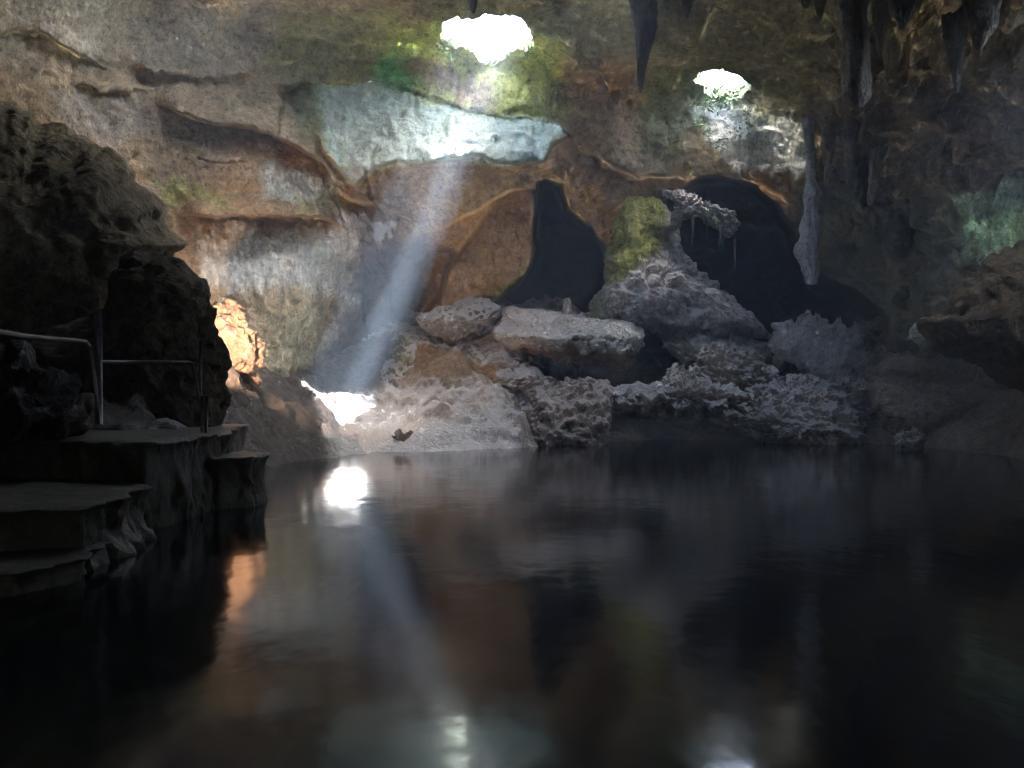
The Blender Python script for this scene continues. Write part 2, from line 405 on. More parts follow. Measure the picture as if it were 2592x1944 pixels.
paint([(192, 232), (240, 230), (330, 232), (362, 230), (350, 300), (300, 300), (230, 290), (200, 280)], 6, (.88, .88, .87), st=.95, cr=.5)
paint([(205, 285), (250, 290), (330, 292), (345, 300), (320, 350), (262, 392), (215, 380)], 8, (.6, .5, .38), st=.5, cr=.2)
paint([(300, 300), (330, 300), (320, 350), (265, 388), (262, 350)], 8, (.50, .48, .37), st=.5, cr=.4)
paint([(330, 215), (365, 215), (395, 226), (385, 234), (345, 230)], 3, (.6, .62, .64), cr=.8)
paint([(355, 238), (430, 240), (420, 300), (400, 400), (260, 400), (320, 350), (350, 300)], 9, (.11, .08, .068))  # shadowed hollow behind the sunbeam, its shade painted into the wall colour
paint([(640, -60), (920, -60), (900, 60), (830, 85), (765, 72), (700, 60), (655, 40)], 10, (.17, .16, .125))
m = sstep(43, 53, D.ravel())[:, None]; col = col * (1 - m) + np.array([.06, .045, .035]) * m  # darker with depth: shade of the recesses painted in

crack_shade = np.maximum.reduce(CR)[:, None] * (.55 + .45 * np.clip(fbm(Pf * 1.5, 3, 95) * 3, -1, 1))[:, None]                    # cracks darkened in the colour to stand for the shade inside
col = col * np.array([1.0, .99, .88]) * (1 - crack_shade) + np.array([.02, .016, .012]) * crack_shade; aux = aux * (1 - crack_shade); aux = np.clip(aux, 0, 1)
st = aux[:, 1]
rt = sstep(780, 900, fx)
disp = .42 * fbm(Pf * .33, 4, 60) + .16 * fbm(Pf * 1.15, 4, 61) + .07 * fbm(Pf * 4.2, 3, 62) + .13 * ridged(Pf * np.array([1.3, 1.3, 2.2]), 5, 64, .65) - .10 * (1 - sstep(0, .12, np.abs(vnoise(Pf * .75, 65))))
Ps = Pf * np.array([3.6, 3.6, .5])
disp += st * (.14 * ridged(Ps, 4, 63)) + .10 * (1 - st) * ridged(Pf * .8, 4, 66) * .8
wl = worley(Pf * 1.6, 70); disp -= aux[:, 0] * .12 * sstep(.42, .12, wl)
# hanging knobs all over the right hand roof
kn = worley(Pf * np.array([1.0, 1.0, .62]), 75); up = sstep(330, 180, fy) * rt
disp += up * (1.1 * (1 - sstep(.1, .75, kn)) + .25 * ridged(Pf * np.array([2.2, 2.2, .9]), 3, 76)) - up * .3
vw = V - np.array([0, 0, HC]); vw /= np.linalg.norm(vw, axis=-1, keepdims=True)
disp *= sstep(.03, .30, np.abs((N * vw).sum(-1))).ravel()
g = np.hypot(np.gradient(D, axis=0), np.gradient(D, axis=1)) / STEP
for _ in range(4):                                   # widen, then soften
    g = np.maximum.reduce([g, np.roll(g, 1, 0), np.roll(g, -1, 0), np.roll(g, 1, 1), np.roll(g, -1, 1)]) if _ < 2 else (g + np.roll(g, 1, 0) + np.roll(g, -1, 0) + np.roll(g, 1, 1) + np.roll(g, -1, 1)) / 5
kf = (1 - sstep(.14, .26, g))[..., None]
dirv = (N * kf - vw * (1 - kf)).reshape(-1, 3)
Vd = (V.reshape(-1, 3) + dirv * disp[:, None]).reshape(V.shape)

hole1 = [(436, 45), (439, 38), (441, 28), (442, 20), (452, 17), (462, 19), (480, 20), (500, 20), (514, 18), (523, 17), (526, 25), (529, 31), (533, 38), (534, 49), (527, 52), (520, 49), (513, 53), (507, 58), (500, 61), (493, 66), (486, 62), (479, 58), (472, 51), (462, 49), (452, 47), (444, 50)]
hole2 = [(692, 79), (698, 73), (710, 69), (724, 68), (740, 69), (750, 75), (755, 82), (748, 86), (744, 93), (730, 97), (715, 95), (704, 93), (702, 86)]
qq = np.stack([fx / 4, fy / 4, 0 * fx], 1)
jx, jy = 1.0 * fbm(qq, 3, 80), .8 * fbm(qq, 3, 81)
sd1 = poly_sd(fx + jx, fy + jy, hole1).reshape(gx.shape); sd2 = poly_sd(fx + jx, fy + jy, hole2).reshape(gx.shape)
# a third skylight outside the right edge of the frame, over the far shore
hole3 = [(1080, 20), (1200, 10), (1210, 90), (1090, 95)]
sd3 = poly_sd(fx, fy, hole3).reshape(gx.shape)
hole4 = [(190, -66), (250, -74), (330, -68), (400, -74), (420, -80), (416, -110), (380, -128), (330, -124), (240, -122), (180, -112)]  # unseen opening added to bring sky light onto the left wall
sd4 = poly_sd(fx + jx, fy + jy, hole4).reshape(gx.shape)
hole5 = [(590, -52), (640, -48), (700, -52), (705, -60), (700, -92), (650, -96), (580, -88)]  # unseen opening added to light the right shore rocks
sd5 = poly_sd(fx + jx, fy + jy, hole5).reshape(gx.shape)
inside = (sd1 > 0) | (sd2 > 0) | (sd3 > 0) | (sd4 > 0) | (sd5 > 0)
fm = (inside[:-1, :-1] & inside[:-1, 1:] & inside[1:, 1:] & inside[1:, :-1]).ravel()
Fq = grid_faces(*gx.shape, keep=~fm)
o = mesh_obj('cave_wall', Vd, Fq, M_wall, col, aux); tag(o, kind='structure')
o['label'] = 'limestone wall and roof of the cave with two bright skylights'

# rim of each skylight: the thickness of the rock roof
def rim(sd, hx, hy, height, name):
    """extrude the hole's boundary edges up through the roof"""
    ins = (sd > 0)
    fi = (ins[:-1, :-1] & ins[:-1, 1:] & ins[1:, 1:] & ins[1:, :-1])
    idx = np.arange(gx.size).reshape(gx.shape)
    edges = []
    nr, nc = fi.shape
    for r, c in zip(*np.nonzero(fi)):
        for dr, dc, a, b in ((-1, 0, (r, c), (r, c + 1)), (1, 0, (r + 1, c + 1), (r + 1, c)), (0, -1, (r + 1, c), (r, c)), (0, 1, (r, c + 1), (r + 1, c + 1))):
            rr, cc = r + dr, c + dc
            if 0 <= rr < nr and 0 <= cc < nc and not fi[rr, cc]: edges.append((idx[a], idx[b]))
    ids = sorted({i for e in edges for i in e}); mp = {i: k for k, i in enumerate(ids)}
    B = Vd.reshape(-1, 3)[ids]; cen = B.mean(0); n = len(ids); lv = 9
    rows = [B]
    for k in range(1, lv):
        t = k / (lv - 1)
        Q = B.copy(); hgt = height(B - cen)
        Q[:, 2] += hgt * t
        out = (B - cen); out[:, 2] = 0
        Q += out * (.16 * t) + .22 * np.stack([fbm(Q * 1.4, 3, 90), fbm(Q * 1.4, 3, 91), 0 * t * Q[:, 0]], 1) * min(1, t * 3)
        rows.append(Q)
    VV = np.concatenate(rows); FF = []
    for k in range(lv - 1):
        for a, b in edges: FF.append((mp[a] + k * n, mp[b] + k * n, mp[b] + (k + 1) * n, mp[a] + (k + 1) * n))
    cc_ = np.tile(np.array([.36, .37, .2]), (len(VV), 1)); aa = np.tile(np.array([.6, .2, .2]), (len(VV), 1))
    o = mesh_obj(name, VV, FF, M_rock, cc_, aa); return tag(o, kind='structure')
rim(sd1, 0, 0, lambda d: .5 + .0 * d[:, 0], 'cave_wall_skylight_rim')
rim(sd2, 0, 0, lambda d: .5 + 0 * d[:, 0], 'cave_wall_skylight_rim')
rim(sd3, 0, 0, lambda d: .5 + 0 * d[:, 0], 'cave_wall_skylight_rim')
rim(sd4, 0, 0, lambda d: .5 + 5 * sstep(-.8, 1.4, d[:, 1] * .9 - .6 * d[:, 0]), 'cave_wall_skylight_rim')  # rim raised on the far left to keep sky light off the near rocks
rim(sd5, 0, 0, lambda d: .5 + 4 * sstep(-.8, 1.4, d[:, 1]), 'cave_wall_skylight_rim')  # far rim raised so less sky light falls towards the camera
# unseen leafy lumps added above the openings to block the sun
def cover(sd, up, grow, seed):
    B = Vd.reshape(-1, 3)[(sd > 0).ravel()]; c = (B.min(0) + B.max(0)) / 2; e = (B.max(0) - B.min(0)) / 2
    U, T_ = ico(5); p = c - np.array(SUN_DIR) / -SUN_DIR.z * up
    Q = U * np.array([e[0] * grow + .5, e[1] * grow + .5, .9]) ; Q = Q * (1 + .12 * fbm(U * 2, 4, seed)[:, None]) + p
    o = mesh_obj('sun_blocker', Q, T_, M_leaf, None, None, smooth=True); tag(o, kind='structure')
def leaf_filter(cx, cy, zh, up, dens, n, rx, ry, seed):
    """unseen leaves added above an opening to filter the sun; dens(x, y) is how thickly they stand over each spot of the opening"""
    r = np.random.RandomState(seed); x = cx + r.uniform(-rx, rx, n); y = cy + r.uniform(-ry, ry, n)
    k = r.rand(n) < dens(x, y); x, y = x[k], y[k]; n = len(x)
    p = np.stack([x, y, np.full(n, zh)], 1) - np.array(SUN_DIR) / -SUN_DIR.z * (up + r.uniform(-.5, 1.5, n))[:, None]
    a = r.normal(size=(n, 3)) * [1, 1, .45]; a /= np.linalg.norm(a, axis=1, keepdims=True)
    b = np.cross(a, r.normal(size=(n, 3)) * [.3, .3, 1]); b /= np.linalg.norm(b, axis=1, keepdims=True)
    L_ = r.uniform(.12, .3, n)[:, None]
    Q = np.stack([p - a * L_, p + b * L_ * .4, p + a * L_, p - b * L_ * .4], 1).reshape(-1, 3)
    o = mesh_obj('sun_blocker', Q, np.arange(4 * n).reshape(n, 4), M_leaf, smooth=False); tag(o, kind='structure')
def dens1(x, y):
    core = sstep(.15, 0, np.maximum(np.abs(x - .05) - .55, y - 32.9))
    d = np.where((x < -.5) & (x > -1.9), .19, 1.0) * (1 - core)
    return np.where(y > 33.0, np.where((x > -1.3) & (x < 1.0), .4, .95), d)
leaf_filter(-.8, 32.4, 13.1, 5, dens1, 3400, 2.4, 2.5, 5)
cover(sd2, 11, .95, 301); cover(sd3, 9, 1.25, 302); cover(sd4, 15, 1.12, 303); cover(sd5, 11, 1.1, 304)

# rest of the cave: the sheet's left, top and right borders carried back past the camera
bd = np.concatenate([Vd[::-1, 0][::4], Vd[0, ::6], Vd[:, -1][::4]]); nb = len(bd); ns = 40
end = bd.copy(); end[:, 0] *= 1.15; end[:, 1] = -14; end[:, 2] = np.where(bd[:, 2] > 8, bd[:, 2] * .92, bd[:, 2] - 1.5)
rows = [bd * (1 - t) + end * t for t in np.linspace(0, 1, ns)]
cen = np.array([0, 5, 3.])
for k in range(1, 8): rows.append(np.array([0, -14 - .2 * k, 3.]) + (end - np.array([0, -14, 3.])) * np.array([1 - k / 7, 1, 1 - k / 7]))
G = np.stack(rows); Nn = grid_normals(G)
dd = .9 * fbm(G.reshape(-1, 3) * .22, 4, 100) + .35 * ridged(G.reshape(-1, 3) * .6, 3, 101)
fade = np.minimum(np.arange(len(rows)) / 3, 1)[:, None, None]
G2 = G + Nn * dd.reshape(G.shape[:2])[..., None] * fade
cc_ = np.tile(np.array([.2, .17, .13]), (G2.size // 3, 1)); aa = np.tile(np.array([.6, .1, 0]), (G2.size // 3, 1))
o = mesh_obj('cave_ceiling', G2, grid_faces(*G2.shape[:2]), M_wall, cc_, aa); tag(o, kind='structure')

# ------------------------------------------------------------------ rocky bank: height over the ground plan
bank = [(224, 372, 24), (224, 470, 20.5), (222, 500, 15), (150, 430, 17), (250, 395, 26), (268, 386, 27.5), (290, 396, 29), (318, 402, 31), (300, 425, 26.5), (262, 440, 23.5),
        (330, 407, 33), (345, 399, 34.5), (345, 404, 32.7), (345, 432, 30.0), (375, 399, 35), (400, 404, 33), (400, 432, 30.4), (310, 425, 29), (400, 372, 35.4), (390, 385, 34.4), (430, 395, 33.3), (440, 350, 35.8), (440, 425, 30.8),
        (520, 430, 31), (500, 405, 32.3), (520, 360, 35.6), (500, 345, 37), (440, 335, 38), (535, 425, 34.6), (545, 400, 35.8), (620, 428, 37), (600, 395, 38), (600, 350, 39.5), (640, 335, 40.5), (680, 365, 39.5), (680, 420, 37),
        (720, 415, 38), (760, 400, 39), (760, 430, 37), (700, 335, 41), (820, 415, 37.5), (820, 375, 40), (840, 435, 35), (900, 392, 35), (880, 430, 33), (960, 390, 34), (1000, 405, 30.5), (930, 435, 31), (1024, 430, 27.5), (1100, 430, 23)]
wl_pts = [(262, 468), (300, 461), (345, 456), (400, 452), (450, 450), (512, 448.5), (545, 441.5), (620, 440.5), (700, 440.5), (790, 440), (850, 441.5), (890, 444), (960, 451), (1024, 460), (1120, 480)]
ctl = []
for a, b, c in bank:
    p = P3(a, b, c); ctl.append((p[0], p[1], p[2]))
for a, b in wl_pts:
    d = HC * F / (b - YH)
    ctl.append(((a - 512) / F * d, d, 0.0)); ctl.append(((a - 512) / F * (d - 2.5), d - 2.5, -.9))
for a, b, z in ((-14, 20, 2), (-14, 30, 3.5), (-10, 42, 5), (0, 45, 6), (10, 46, 6), (18, 35, 4), (20, 24, 3), (-3, 12, -2.5), (5, 18, -3), (14, 14, -2)): ctl.append((a, b, z))
bx, by = np.meshgrid(np.arange(-13, 18, .062), np.arange(13.5, 43, .062))
bz = rbf(ctl, bx, by)
Pb = np.stack([bx.ravel(), by.ravel(), bz.ravel()], 1)
cl = sstep(-.8, .6, bz.ravel())
big = fbm(Pb * np.array([.5, .7, .5]), 3, 110)
dz = .35 * big + .30 * ridged(Pb * np.array([.55, .9, .55]), 4, 111) * cl + .07 * fbm(Pb * 3.1, 3, 112)
wb = worley(Pb * np.array([.55, .75, .55]), 115); dz += .38 * sstep(.75, .15, wb) * cl     # half buried stones
dz += cl * (.30 * (worley(Pb * 1.25, 118) - .5) + .17 * (worley(Pb * 3.0, 119) - .5) + .12 * ridged(Pb * 1.6, 4, 120, .65))
wb2 = worley(Pb * np.array([1.7, 1.9, 1.7]), 116); dz += .12 * sstep(.6, .15, wb2) * cl
hb = bz.ravel() + dz - .15
# terrace the slope a little
tr = hb / .55; hb = (.2 * (np.floor(tr) + sstep(.35, .9, tr - np.floor(tr))) * .55 + .8 * hb) * 1.0
Vb = np.stack([bx.ravel() + .10 * fbm(Pb * 2, 2, 117), by.ravel(), hb], 1)
ppx = 512 + Vb[:, 0] / Vb[:, 1] * F; ppy = YH - (Vb[:, 2] - HC) / Vb[:, 1] * F
colb = np.tile(np.array([.30, .27, .24]), (len(Vb), 1)); auxb = np.tile(np.array([.6, 0, .6]), (len(Vb), 1))
def paintb(poly, soft, c=None, cr=None, seed=150, warp=8):
    m = soft_poly(poly, soft, ppx, ppy, warp, seed)[:, None]; global colb
    if c is not None: colb = colb * (1 - m) + np.array(c) * m
    if cr is not None: auxb[:, 2] = auxb[:, 2] * (1 - m[:, 0]) + cr * m[:, 0]
paintb(BOX(200, 350, 322, 480), 10, (.085, .075, .068), .12)
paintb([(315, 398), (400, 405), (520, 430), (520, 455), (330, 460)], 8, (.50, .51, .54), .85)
paintb([(325, 340), (392, 335), (385, 385), (350, 396), (320, 396)], 4, (.10, .08, .07), 0)  # ground behind the sun patch darkened as painted shade
paintb([(395, 335), (470, 345), (480, 375), (400, 385)], 8, (.34, .25, .15), .35)
paintb([(600, 300), (780, 300), (780, 400), (600, 400)], 15, (.24, .22, .19), .4)
paintb([(535, 380), (600, 330), (780, 320), (870, 350), (870, 450), (540, 450)], 6, (.08, .07, .06), .05)  # shade of the gaps between boulders painted onto the ground
paintb(BOX(865, 350, 1200, 480), 10, (.22, .19, .17), .2)
Nb = grid_normals(Vb.reshape(bx.shape + (3,))).reshape(-1, 3); Nb *= np.sign(Nb[:, 2:3])
auxb[:, 2] = np.clip(auxb[:, 2] * (.35 + .9 * sstep(.2, .9, Nb[:, 2] + .25 * fbm(Pb * 2.3, 3, 121))), 0, 1)  # crust stronger on upward ground, part deposit, part painted top light
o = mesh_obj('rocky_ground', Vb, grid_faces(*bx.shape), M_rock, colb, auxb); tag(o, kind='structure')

# ------------------------------------------------------------------ water
def water_mat():
    m = bpy.data.materials.new('dark_pool_water'); m.use_nodes = True; t = m.node_tree; N = t.nodes; L = t.links
    b = N['Principled BSDF']; b.inputs['Base Color'].default_value = (.004, .006, .007, 1)
    b.inputs['Roughness'].default_value = .10; b.inputs['Specular Tint'].default_value = (.74, .88, 1, 1); b.inputs['IOR'].default_value = 1.333
    g = N.new('ShaderNodeNewGeometry')
    h = None
    for sc, vec, amt in ((1.2, (1, .6, 1), .011), (5.0, (1, .5, 1), .0016)):
        v = N.new('ShaderNodeVectorMath'); v.operation = 'MULTIPLY'; v.inputs[1].default_value = vec; L.new(g.outputs['Position'], v.inputs[0])
        n = N.new('ShaderNodeTexNoise'); n.inputs['Scale'].default_value = sc; n.inputs['Detail'].default_value = 3; L.new(v.outputs[0], n.inputs['Vector'])
        mm = N.new('ShaderNodeMath'); mm.operation = 'MULTIPLY'; L.new(n.outputs['Fac'], mm.inputs[0]); mm.inputs[1].default_value = amt
        if h is None: h = mm.outputs[0]
        else:
            a = N.new('ShaderNodeMath'); L.new(h, a.inputs[0]); L.new(mm.outputs[0], a.inputs[1]); h = a.outputs[0]
    bp = N.new('ShaderNodeBump'); bp.inputs['Distance'].default_value = 1; bp.inputs['Strength'].default_value = 1
    L.new(h, bp.inputs['Height']); L.new(bp.outputs[0], b.inputs['Normal'])
    return m
o = mesh_obj('water', [(-40, -18, 0), (40, -18, 0), (40, 58, 0), (-40, 58, 0)], [(0, 1, 2, 3)], water_mat(), smooth=False); tag(o, kind='structure')

# ------------------------------------------------------------------ rocks
def rock(name, poly, D0, T, label, cat='rock', group=None, amp=.12, fr=1.0, c=(.3, .26, .22), pit=.6, st=0., cr=.3, sub=6, tilt=0., tx=0., mat=None,
         paints=(), cen=None, ridge=.5, pitd=.08, seed=None, knob=0., pw=.8, top=.6, under=.9, kar=1.0):
    """a closed rock whose outline follows poly seen from the shore, half thickness T, top leaning back by tilt"""
    seed = seed if seed is not None else (int(poly[0][0] * 7 + poly[0][1] * 13) % 997)
    U, T_ = ico(sub)
    A = np.array(poly, float)
    if cen is None:
        x, y = A[:, 0], A[:, 1]; x2, y2 = np.roll(x, -1), np.roll(y, -1); cr_ = x * y2 - x2 * y
        ar = cr_.sum() / 2; cen = (((x + x2) * cr_).sum() / 6 / ar, ((y + y2) * cr_).sum() / 6 / ar)
    th = np.arctan2(-U[:, 2], U[:, 0]); sr = np.clip(np.hypot(U[:, 0], U[:, 2]), 0, 1)
    # radius of the outline in each direction
    ta = np.linspace(-math.pi, math.pi, 361); rr = np.zeros(361)
    for k, a in enumerate(ta):
        dx, dy = math.cos(a), math.sin(a); best = 0
        for q in range(len(A)):
            (x1, y1), (x2, y2) = A[q] - cen, A[(q + 1) % len(A)] - cen
            den = dx * (y2 - y1) - dy * (x2 - x1)
            if abs(den) < 1e-9: continue
            t = (x1 * (y2 - y1) - y1 * (x2 - x1)) / den; s = (x1 * dy - y1 * dx) / den
            if t > 0 and -1e-6 <= s <= 1 + 1e-6: best = max(best, t)
        rr[k] = best
    r = np.interp(th, ta, rr); r = r * (1 + .035 * vnoise(np.stack([np.cos(th) * 6, np.sin(th) * 6, 0 * th + seed], 1), seed) + .02 * vnoise(np.stack([np.cos(th) * 17, np.sin(th) * 17, 0 * th + seed], 1), seed + 1))
    k = sr ** pw
    px = cen[0] + r * k * np.cos(th); py = cen[1] + r * k * np.sin(th)
    vv = (cen[1] - py) / (np.abs(A[:, 1] - cen[1]).max()); hh = (px - cen[0]) / (np.abs(A[:, 0] - cen[0]).max())
    rs = np.random.RandomState(seed); sc_f = np.ones(len(U))
    pl = [((0, -.55, .83), top)] + [((lambda q: q / np.linalg.norm(q))(np.array([rs.normal() * .9, -abs(rs.normal()) - .35, rs.normal() * .8])), rs.uniform(.62, .85)) for _ in range(8)]
    for nn, ck in pl:
        dn = U @ np.array(nn); sc_f = np.minimum(sc_f, np.where(dn > ck, ck / np.maximum(dn, 1e-6), 1))
    px = cen[0] + (px - cen[0]) * sc_f ** .35; py = cen[1] + (py - cen[1]) * sc_f ** .35
    dep = D0 + T * U[:, 1] * sc_f + tilt * vv + tx * hh + under * T * np.maximum(-vv, 0) ** 1.3
    # the outline is met at the middle depth; keep its real size there
    Dm = D0
    V = np.stack([(px - 512) / F * Dm, dep, HC + (YH - py) / F * Dm], 1)
    V[:, 0] += (px - 512) / F * (dep - Dm) * .9; V[:, 2] += (YH - py) / F * (dep - Dm) * .9
    Nn = vert_normals(V, T_)
    if (Nn * (V - V.mean(0))).sum() < 0: Nn = -Nn
    sc = fr
    d = amp * (.8 * fbm(V * .9 * sc, 4, seed) + ridge * 1.1 * ridged(V * 1.7 * sc, 5, seed + 3, .62) + .35 * fbm(V * 4 * sc, 4, seed + 5)
               - .9 * (1 - sstep(.0, .35, np.abs(vnoise(V * 1.05 * sc + 40, seed + 8)))) ) - amp * .1
    d += kar * amp * ((worley(V * 1.9 * sc, seed + 12) - .55) * 2.2 + (worley(V * 4.6 * sc, seed + 13) - .55) * 1.0)
    if pitd: d -= 1.4 * pitd * pit * sstep(.45, .1, worley(V * 2.6 * sc, seed + 7))
    if knob: d += knob * (1 - sstep(.1, .6, worley(V * 1.5 * sc, seed + 9)))
    if st: d += st * .07 * ridged(V * np.array([3.2, 3.2, .45]), 3, seed + 11)
    V = V + Nn * d[:, None]
    cc = np.tile(np.array(c, float), (len(V), 1)); ax = np.tile(np.array([pit, st, cr]), (len(V), 1))
    N2 = vert_normals(V, T_)
    if (N2 * (V - V.mean(0))).sum() < 0: N2 = -N2
    for pp, cl_, so_, crv in paints:
        m = soft_poly(pp, so_, px, py, 5, seed)[:, None]
        cc = cc * (1 - m) + np.array(cl_) * m
        if crv is not None: ax[:, 2] = ax[:, 2] * (1 - m[:, 0]) + crv * m[:, 0]
    # mineral crust, paler on what faces up, partly as painted top light
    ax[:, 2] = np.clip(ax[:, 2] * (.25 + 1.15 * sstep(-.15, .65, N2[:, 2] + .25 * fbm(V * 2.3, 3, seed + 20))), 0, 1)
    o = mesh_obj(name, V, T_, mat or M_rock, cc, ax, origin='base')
    return tag(o, label, cat, group)

GB = 'boulders on the far shore'
# the left, near and dark
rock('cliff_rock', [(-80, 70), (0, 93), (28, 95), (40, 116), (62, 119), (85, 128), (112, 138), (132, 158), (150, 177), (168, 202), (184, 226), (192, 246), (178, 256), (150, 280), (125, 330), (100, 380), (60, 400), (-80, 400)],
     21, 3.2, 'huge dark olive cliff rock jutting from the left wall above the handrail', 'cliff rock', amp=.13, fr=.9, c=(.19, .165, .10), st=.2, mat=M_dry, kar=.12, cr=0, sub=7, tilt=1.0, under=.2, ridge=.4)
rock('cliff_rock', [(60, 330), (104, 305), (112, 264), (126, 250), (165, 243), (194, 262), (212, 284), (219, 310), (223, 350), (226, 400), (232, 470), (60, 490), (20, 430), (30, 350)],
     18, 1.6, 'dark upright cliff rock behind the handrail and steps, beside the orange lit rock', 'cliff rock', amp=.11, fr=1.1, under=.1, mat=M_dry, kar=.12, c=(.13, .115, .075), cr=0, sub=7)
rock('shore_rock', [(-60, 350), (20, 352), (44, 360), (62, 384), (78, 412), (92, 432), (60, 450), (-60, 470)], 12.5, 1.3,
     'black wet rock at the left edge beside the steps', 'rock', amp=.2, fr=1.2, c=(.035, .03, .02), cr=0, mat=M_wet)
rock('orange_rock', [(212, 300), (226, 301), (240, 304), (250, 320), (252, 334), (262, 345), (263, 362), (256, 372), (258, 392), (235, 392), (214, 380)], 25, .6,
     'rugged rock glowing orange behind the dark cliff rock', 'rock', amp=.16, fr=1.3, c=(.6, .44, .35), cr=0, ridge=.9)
# boulders, left to right
rock('pitted_boulder', [(416, 318), (432, 308), (450, 304), (470, 297), (490, 299), (500, 309), (496, 320), (484, 334), (470, 342), (450, 342), (436, 336), (419, 329)], 35.8, 1.1,
     'pale pitted boulder lying on top of the orange stained ledge', 'boulder', GB, amp=.07, fr=1.8, c=(.40, .37, .33), pit=1, cr=1, tilt=.5, pitd=.14)
rock('flat_boulder', [(494, 330), (500, 308), (512, 305), (535, 309), (560, 309), (590, 316), (620, 318), (645, 320), (655, 332), (650, 345), (640, 358), (626, 372), (600, 366), (560, 360), (525, 352), (500, 344)], 35.6, 1.6,
     'wide flat crusted boulder right of the pitted boulder', 'boulder', GB, amp=.12, fr=1.2, c=(.46, .43, .39), cr=.8, tilt=1.4, sub=7,
     paints=(([(520, 350), (650, 352), (640, 380), (540, 372)], (.3, .19, .11), 4, .1),))
rock('ledge_rock', [(372, 398), (384, 366), (396, 350), (402, 331), (412, 331), (428, 336), (450, 344), (480, 345), (510, 352), (540, 370), (560, 380), (530, 392), (470, 400), (400, 404)], 35.2, 1.0,
     'orange brown rock ledge under the pitted boulder', 'rock ledge', GB, amp=.12, fr=1.5, c=(.36, .31, .24), cr=.7, tilt=1.4, sub=7,
     paints=(([(415, 342), (450, 348), (500, 365), (490, 385), (430, 380), (415, 365)], (.38, .22, .1), 5, .15), ([(390, 335), (412, 335), (412, 375), (390, 375)], (.3, .32, .18), 4, .5)))
rock('flowstone_mound', [(588, 322), (592, 300), (604, 262), (610, 240), (618, 205), (628, 190), (650, 191), (668, 200), (676, 222), (684, 250), (700, 270), (725, 292), (745, 308), (760, 322), (775, 338), (730, 345), (680, 335), (640, 326)], 37, 1.7,
     'tall flowstone mound with a mossy green top standing between two black recesses', 'flowstone mound', None, amp=.13, fr=1.3, c=(.46, .44, .43), pit=.4, st=.6, cr=.5, tilt=.9, sub=7, cen=(655, 290),
     paints=(([(595, 180), (668, 180), (668, 245), (640, 262), (615, 285), (590, 285)], (.40, .44, .10), 6, .02), ([(580, 250), (612, 250), (600, 330), (580, 330)], (.32, .36, .22), 8, .2)))
rock('slope_rock', [(648, 322), (668, 310), (700, 318), (740, 326), (772, 345), (780, 372), (760, 386), (735, 390), (700, 380), (672, 352), (660, 340)], 36.8, 1.2,
     'greenish brown slab sloping down from the flowstone mound', 'rock', GB, amp=.13, fr=1.5, c=(.32, .31, .25), cr=.5, tilt=1.3)
rock('pointed_rock', [(690, 378), (698, 358), (706, 346), (716, 342), (732, 346), (742, 352), (752, 362), (758, 385), (762, 405), (720, 412), (690, 400)], 34.2, .9,
     'craggy brown pointed rock standing in the middle of the shore ledge', 'rock', GB, amp=.14, fr=2, c=(.33, .29, .21), cr=.5, ridge=1, st=.4)
rock('pointed_rock', [(752, 392), (760, 375), (768, 362), (776, 366), (784, 385), (786, 402), (760, 406)], 34.4, .5,
     'small pointed rock at the right foot of the craggy brown one', 'rock', GB, amp=.12, fr=2, c=(.27, .22, .17), cr=.5, sub=5)
rock('round_boulder', [(770, 362), (776, 350), (790, 345), (802, 355), (808, 372), (800, 386), (784, 388), (772, 378)], 35.6, .6,
     'dark rounded boulder wedged below the white topped rock', 'boulder', GB, amp=.1, fr=1.5, c=(.16, .14, .12), cr=.15, sub=5)
rock('white_topped_rock', [(772, 336), (800, 322), (812, 315), (830, 318), (846, 322), (850, 332), (866, 335), (862, 344), (868, 358), (870, 375), (868, 400), (872, 425), (850, 442), (800, 452), (780, 440), (786, 400), (796, 372), (790, 352)], 35.2, 1.5,
     'large layered rock with a bright white shelf on top', 'rock', GB, amp=.24, fr=1.5, kar=1.8, c=(.4, .37, .35), cr=.4, tilt=1.6, sub=7, st=.3, ridge=1,
     paints=(([(770, 325), (860, 318), (862, 350), (830, 372), (800, 370), (780, 345)], (.66, .65, .68), 5, .75),))
# the undercut ledge along the water
rock('brown_boulder', [(520, 415), (527, 396), (542, 381), (556, 384), (566, 377), (590, 377), (608, 384), (617, 400), (614, 430), (604, 456), (540, 458), (524, 448)], 32.4, 1.2,
     'rusty brown boulder with a pale crown at the waterline, left end of the undercut ledge', 'boulder', GB, amp=.13, fr=1.6, c=(.27, .2, .15), cr=.4, tilt=.8, under=.3, ridge=.7)
rock('undercut_ledge', [(600, 394), (625, 385), (648, 388), (660, 382), (668, 370), (690, 366), (700, 380), (722, 386), (745, 392), (760, 400), (752, 420), (735, 428), (720, 416), (690, 414), (660, 416), (640, 414), (612, 410)], 32.8, 1.1,
     'long brown undercut ledge over black water in the middle', 'rock ledge', GB, amp=.16, fr=1.6, c=(.33, .28, .22), cr=.6, tilt=1.1, sub=7, ridge=1, cen=(690, 394), st=.2)
rock('shore_rock', [(700, 412), (740, 398), (752, 388), (800, 372), (830, 382), (850, 402), (860, 425), (862, 444), (830, 452), (790, 448), (755, 438), (720, 428)], 33, 1.2,
     'brown pitted rock with pale lower lip at the waterline under the white topped rock', 'rock', GB, amp=.15, fr=1.6, c=(.34, .29, .25), cr=.7, tilt=1.1, sub=7, ridge=.9)
